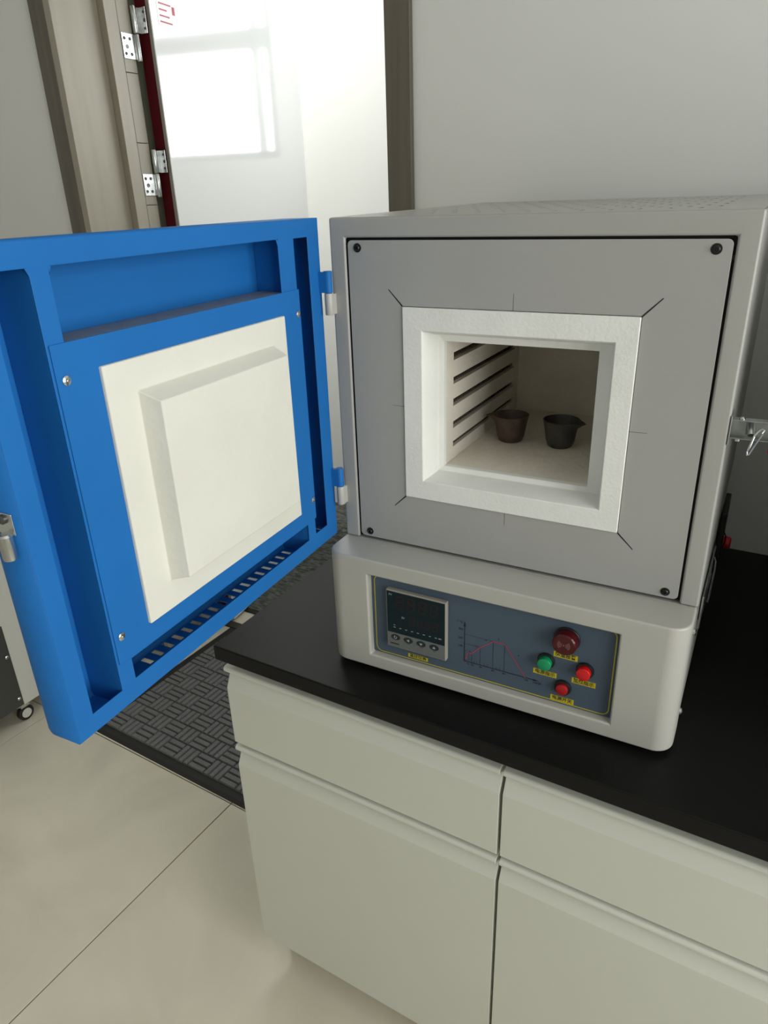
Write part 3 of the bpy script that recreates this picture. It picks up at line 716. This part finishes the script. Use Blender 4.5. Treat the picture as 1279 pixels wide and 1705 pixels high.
# ---- hinges between furnace and door
for z0, zm, z1 in ((0.5425, 0.5715, 0.6005), (0.2575, 0.2868, 0.3160)):
    k = MB().lathe([(0.0054, z0), (0.0060, z0 + 0.0012), (0.0060, zm - 0.0012), (0.0054, zm)], c=(0.0002, -0.0100, 0), seg=24)
    k.box(0.0002, 0.0058, -0.0100, 0.0005, z0 + 0.001, zm - 0.001)
    k.build('hinge_knuckle', FASC, fn, weld=False, bevel=0.0)

# ------------------------------------------------------------------ blue door (its own frame: x from hinge to free edge, y towards the viewer's side)
dm = empty('furnace_door', (-0.0114, -0.0091, 0.0), math.radians(-87.4936), parent=fn)
DT, DW, DZ0, DZ1 = 0.050, 0.520, 0.2050, 0.6670
open_ = [(0.0975, 0.4385, 0.560, 0.6460), (0.0285, 0.0620, 0.2305, 0.6450), (0.4585, 0.4985, 0.2262, 0.6460), (0.0815, 0.4385, 0.2285, 0.2540)]
body = MB()
# flange with four openings (one mesh: flange, front skin, edges)
body.plate('xz', 0.0, DW, DZ0, DZ1, -0.0016, 0.0, open_)
shell_ = body
x0, x1, z0, z1 = 0.0, DW, DZ0, DZ1
for cx, cz, sg in ((0.4585, 0.6460, 1), (0.4385, 0.6460, -1), (0.0975, 0.6460, 1)):
    n_ = len(shell_.v); L = 0.0045
    for y in (-0.0016, 0.0): shell_.v += [(cx, y, cz), (cx + sg * L * 0.7, y, cz), (cx, y, cz - L * 1.5)]
    shell_.f += [(n_, n_ + 1, n_ + 2), (n_ + 3, n_ + 5, n_ + 4), (n_ + 1, n_ + 4, n_ + 5, n_ + 2)]; shell_.mi += [0] * 3
flange = shell_.build('door_flange', BLUE, dm, bevel=0.0007)
sk = MB()
R = 0.011
# skin: outer face, top, sides with rounded outer vertical edges
sec = [(x0, -0.0008), (x0, -DT + R)]
for k in range(1, 7):
    a = PI + PI / 2 * k / 6; sec.append((x0 + R + R * math.cos(a), -DT + R + R * math.sin(a)))
for k in range(0, 7):
    a = 1.5 * PI + PI / 2 * k / 6; sec.append((x1 - R + R * math.cos(a), -DT + R + R * math.sin(a)))
sec += [(x1, -DT + R), (x1, -0.0008)]
for (ax, ay), (bx, by) in zip(sec[:-1], sec[1:]):
    if abs(ax - bx) + abs(ay - by) < 1e-6: continue
    lv = [(z0, 0.0045), (z0 + 0.0012, 0.0022), (z0 + 0.0045, 0.0), (z1, 0.0)]
    for (za, ia), (zb, ib) in zip(lv[:-1], lv[1:]):
        q = lambda x, y, z, i: (x, y + i * min(1.0, abs(y) / DT), z)
        sk.quad([q(ax, ay, za, ia), q(bx, by, za, ia), q(bx, by, zb, ib), q(ax, ay, zb, ib)])
sk.quad([(x, y, z1) for x, y in sec])
sko = sk.build('door_skin', BLUE, dm, bevel=0.0)
wn_ = sko.modifiers.new('wn', 'WEIGHTED_NORMAL'); wn_.keep_sharp = True; wn_.weight = 100
md = sko.modifiers.new('solid', 'SOLIDIFY'); md.thickness = 0.0012; md.offset = 0
# bottom edge with ventilation slots
vents = [(0.0885 + 0.01735 * k, 0.0885 + 0.01735 * k + 0.0070, -0.0450, -0.0290) for k in range(18)]
MB().plate('xy', 0.004, DW - 0.004, -DT + 0.0040, -0.001, DZ0, DZ0 + 0.0012, vents).build('door_bottom', BLUE, dm)
# inner channel walls behind the flange
for xa in (0.0790, 0.4572): MB().box(xa, xa + 0.0012, -DT + 0.001, -0.0018, DZ0 + 0.0015, DZ1 - 0.002).build('inner_channel', BLUE, dm)
# insulation box: sheet metal box with a proud blue plate
MB().box(0.0812, 0.4400, -DT + 0.0035, -0.0018, 0.2560, 0.5826).build('insulation_box', STEELG, dm, bevel=0.0006)
MB().box(0.0605, 0.4560, 0.0002, 0.0014, 0.2572, 0.5836).build('clamping_plate', BLUE, dm, bevel=0.0004)
for sx, sz in ((0.4463, 0.5520), (0.0671, 0.5530), (0.0665, 0.2880), (0.4470, 0.2870)):
    MB().lathe([(0.0046, 0.0), (0.0044, 0.0012), (0.0030, 0.0020), (0.0013, 0.0021), (0.0010, 0.0010)], axis='y', seg=16).build('plate_screw', CHROME, dm, loc=(sx, 0.0014, sz), rot=(0, 0, PI))
# fibre block and raised plug (skin with slightly rounded corners)
pf = loops([(0.1035, 0.4085, 0.2800, 0.5562), (0.1035, 0.4085, 0.2800, 0.5562), (0.1345, 0.3705, 0.3135, 0.5250), (0.1400, 0.3655, 0.3200, 0.5150)],
      [0.0012, 0.0052, 0.0052, 0.0290], FIBERB, 'fibre_plug', dm, bevel=0.0014, seg=2, closed_back=True)
# blue hinge knuckles (upper halves)
for z0_, zm, z1_ in ((0.5425, 0.5715, 0.6005), (0.2575, 0.2868, 0.3160)):
    # centre of the knuckle in the door's frame
    v = Matrix.Rotation(math.radians(87.4936), 3, 'Z') @ Vector((0.0002 + 0.0114, -0.0100 + 0.0091, 0))
    MB().lathe([(0.0054, zm + 0.0004), (0.0060, zm + 0.0014), (0.0060, z1_ - 0.0012), (0.0054, z1_)], c=(v.x, v.y, 0), seg=24).box(v.x, v.x + 0.006, -0.004, v.y, zm + 0.001, z1_ - 0.001).build('door_knuckle', BLUE, dm, weld=False)
# chrome catch on the free edge
ct = MB().box(0.5206, 0.5222, -0.0300, -0.0100, 0.4330, 0.4530).build('door_catch', CHROME, dm, bevel=0.002)
MB().lathe([(0.0045, 0.0), (0.0045, 0.002), (0.003, 0.0035)], axis='x', c=(0.5222, -0.0210, 0.4475), seg=16).build('catch_screw', DARKST, ct)
MB().lathe([(0.0058, 0.4120), (0.0064, 0.4135), (0.0064, 0.4340), (0.0050, 0.4360)], c=(0.5270, -0.0170, 0), seg=24).build('catch_barrel', CHROME, ct)

# ------------------------------------------------------------------ crucibles in the chamber
def crucible(loc, spout, mt, label):
    r0, r1, H = 0.0182, 0.0280, 0.0425; n = 40
    mb = MB(); prof = [(0.0, 0.0), (r0 * 0.9, 0.0), (r0 * 1.04, 0.002), (r0 * 1.20, 0.010), (r1 * 0.90, H * 0.72), (r1 * 0.97, H * .93), (r1, H), (r1 * 0.94, H + 0.0003), (r1 * 0.86, H * 0.80), (r0 * 1.05, 0.012), (r0 * 0.7, 0.005), (0.0, 0.0045)]
    base = 0
    for r, h in prof:
        for k in range(n):
            a = 2 * PI * k / n; rr = r
            if r > 0:
                d = (a - spout + PI) % (2 * PI) - PI
                f = max(0.0, h / H - 0.70) / 0.3; f = f * f if f < 1 else 1.0
                rr = r + f * 0.0125 * math.exp(-(d / 0.30) ** 2); 
            mb.v.append((rr * math.cos(a), rr * math.sin(a), h - (0.002 * math.exp(-(((a - spout + PI) % (2 * PI) - PI) / 0.3) ** 2) if h > H * .9 else 0)))
    for i in range(len(prof) - 1):
        for k in range(n):
            k2 = (k + 1) % n; mb.f.append((i * n + k, i * n + k2, (i + 1) * n + k2, (i + 1) * n + k)); mb.mi.append(0)
    o = mb.build('crucible', mt, angle=60); o.matrix_world = Matrix.Translation((0, 0, 0.85)) @ Matrix.Rotation(FZ, 4, 'Z') @ Matrix.Translation(loc)
    tag(o, label, 'crucible', 'crucibles inside the furnace chamber')
    return o
crucible((0.2020, 0.1880, 0.3264), math.radians(195), CRU1, 'brownish pouring crucible nearer the grooved wall, its spout pointing at the grooves')
crucible((0.2815, 0.1900, 0.3264), math.radians(-12), CRU2, 'dark grey crucible with its spout pointing away from the other crucible')

# ------------------------------------------------------------------ wheeled equipment cabinet at the left
ct = tag(empty('equipment_cabinet', (-1.70, 0.30, 0)), 'white equipment cabinet on casters with dark grey side panel, behind the open blue door', 'cabinet')
def K(mb, name, mt, **k): return mb.build(name, mt, ct, loc=(1.70, -0.30, 0), **k)
K(MB().box(-1.98, -1.402, 0.118, 0.60, 0.068, 1.02), 'body', CARTW, bevel=0.004)
K(MB().box(-1.98, -1.3995, -0.12, 0.1160, 0.385, 1.02), 'upper_housing', CARTW, bevel=0.004)
dp_ = K(MB().box(-1.97, -1.398, -0.12, 0.142, 0.074, 0.372), 'dark_panel', CARTD, bevel=0.002)
for z in (0.105, 0.265):
    K(MB().lathe([(0.006, 0.0), (0.006, 0.002), (0.003, 0.004)], axis='x', c=(-1.398, 0.130, z), seg=14), 'panel_screw', CHROME)
def caster(x, y):
    c = empty('caster', (x + 1.70, y - 0.30, 0), parent=ct)
    MB().lathe([(0.020, -0.009), (0.026, -0.007), (0.0265, 0.0), (0.026, 0.007), (0.020, 0.009)], axis='x', c=(0, 0, 0.0265), seg=28).build('wheel', RUB, c)
    MB().lathe([(0.0165, -0.0098), (0.0165, 0.0098)], axis='x', c=(0, 0, 0.0265), seg=24).lathe([(0.006, -0.011), (0.006, 0.0115)], axis='x', c=(0, 0, 0.0265), seg=16).build('hub', CARTW, c, weld=False)
    MB().box(-0.013, 0.013, -0.016, 0.016, 0.0535, 0.0675).build('caster_fork', CHROME, c)
for x, y in ((-1.425, 0.150), (-1.425, 0.55), (-1.94, 0.150), (-1.94, 0.55), (-1.94, -0.08), (-1.47, -0.08)): caster(x, y)
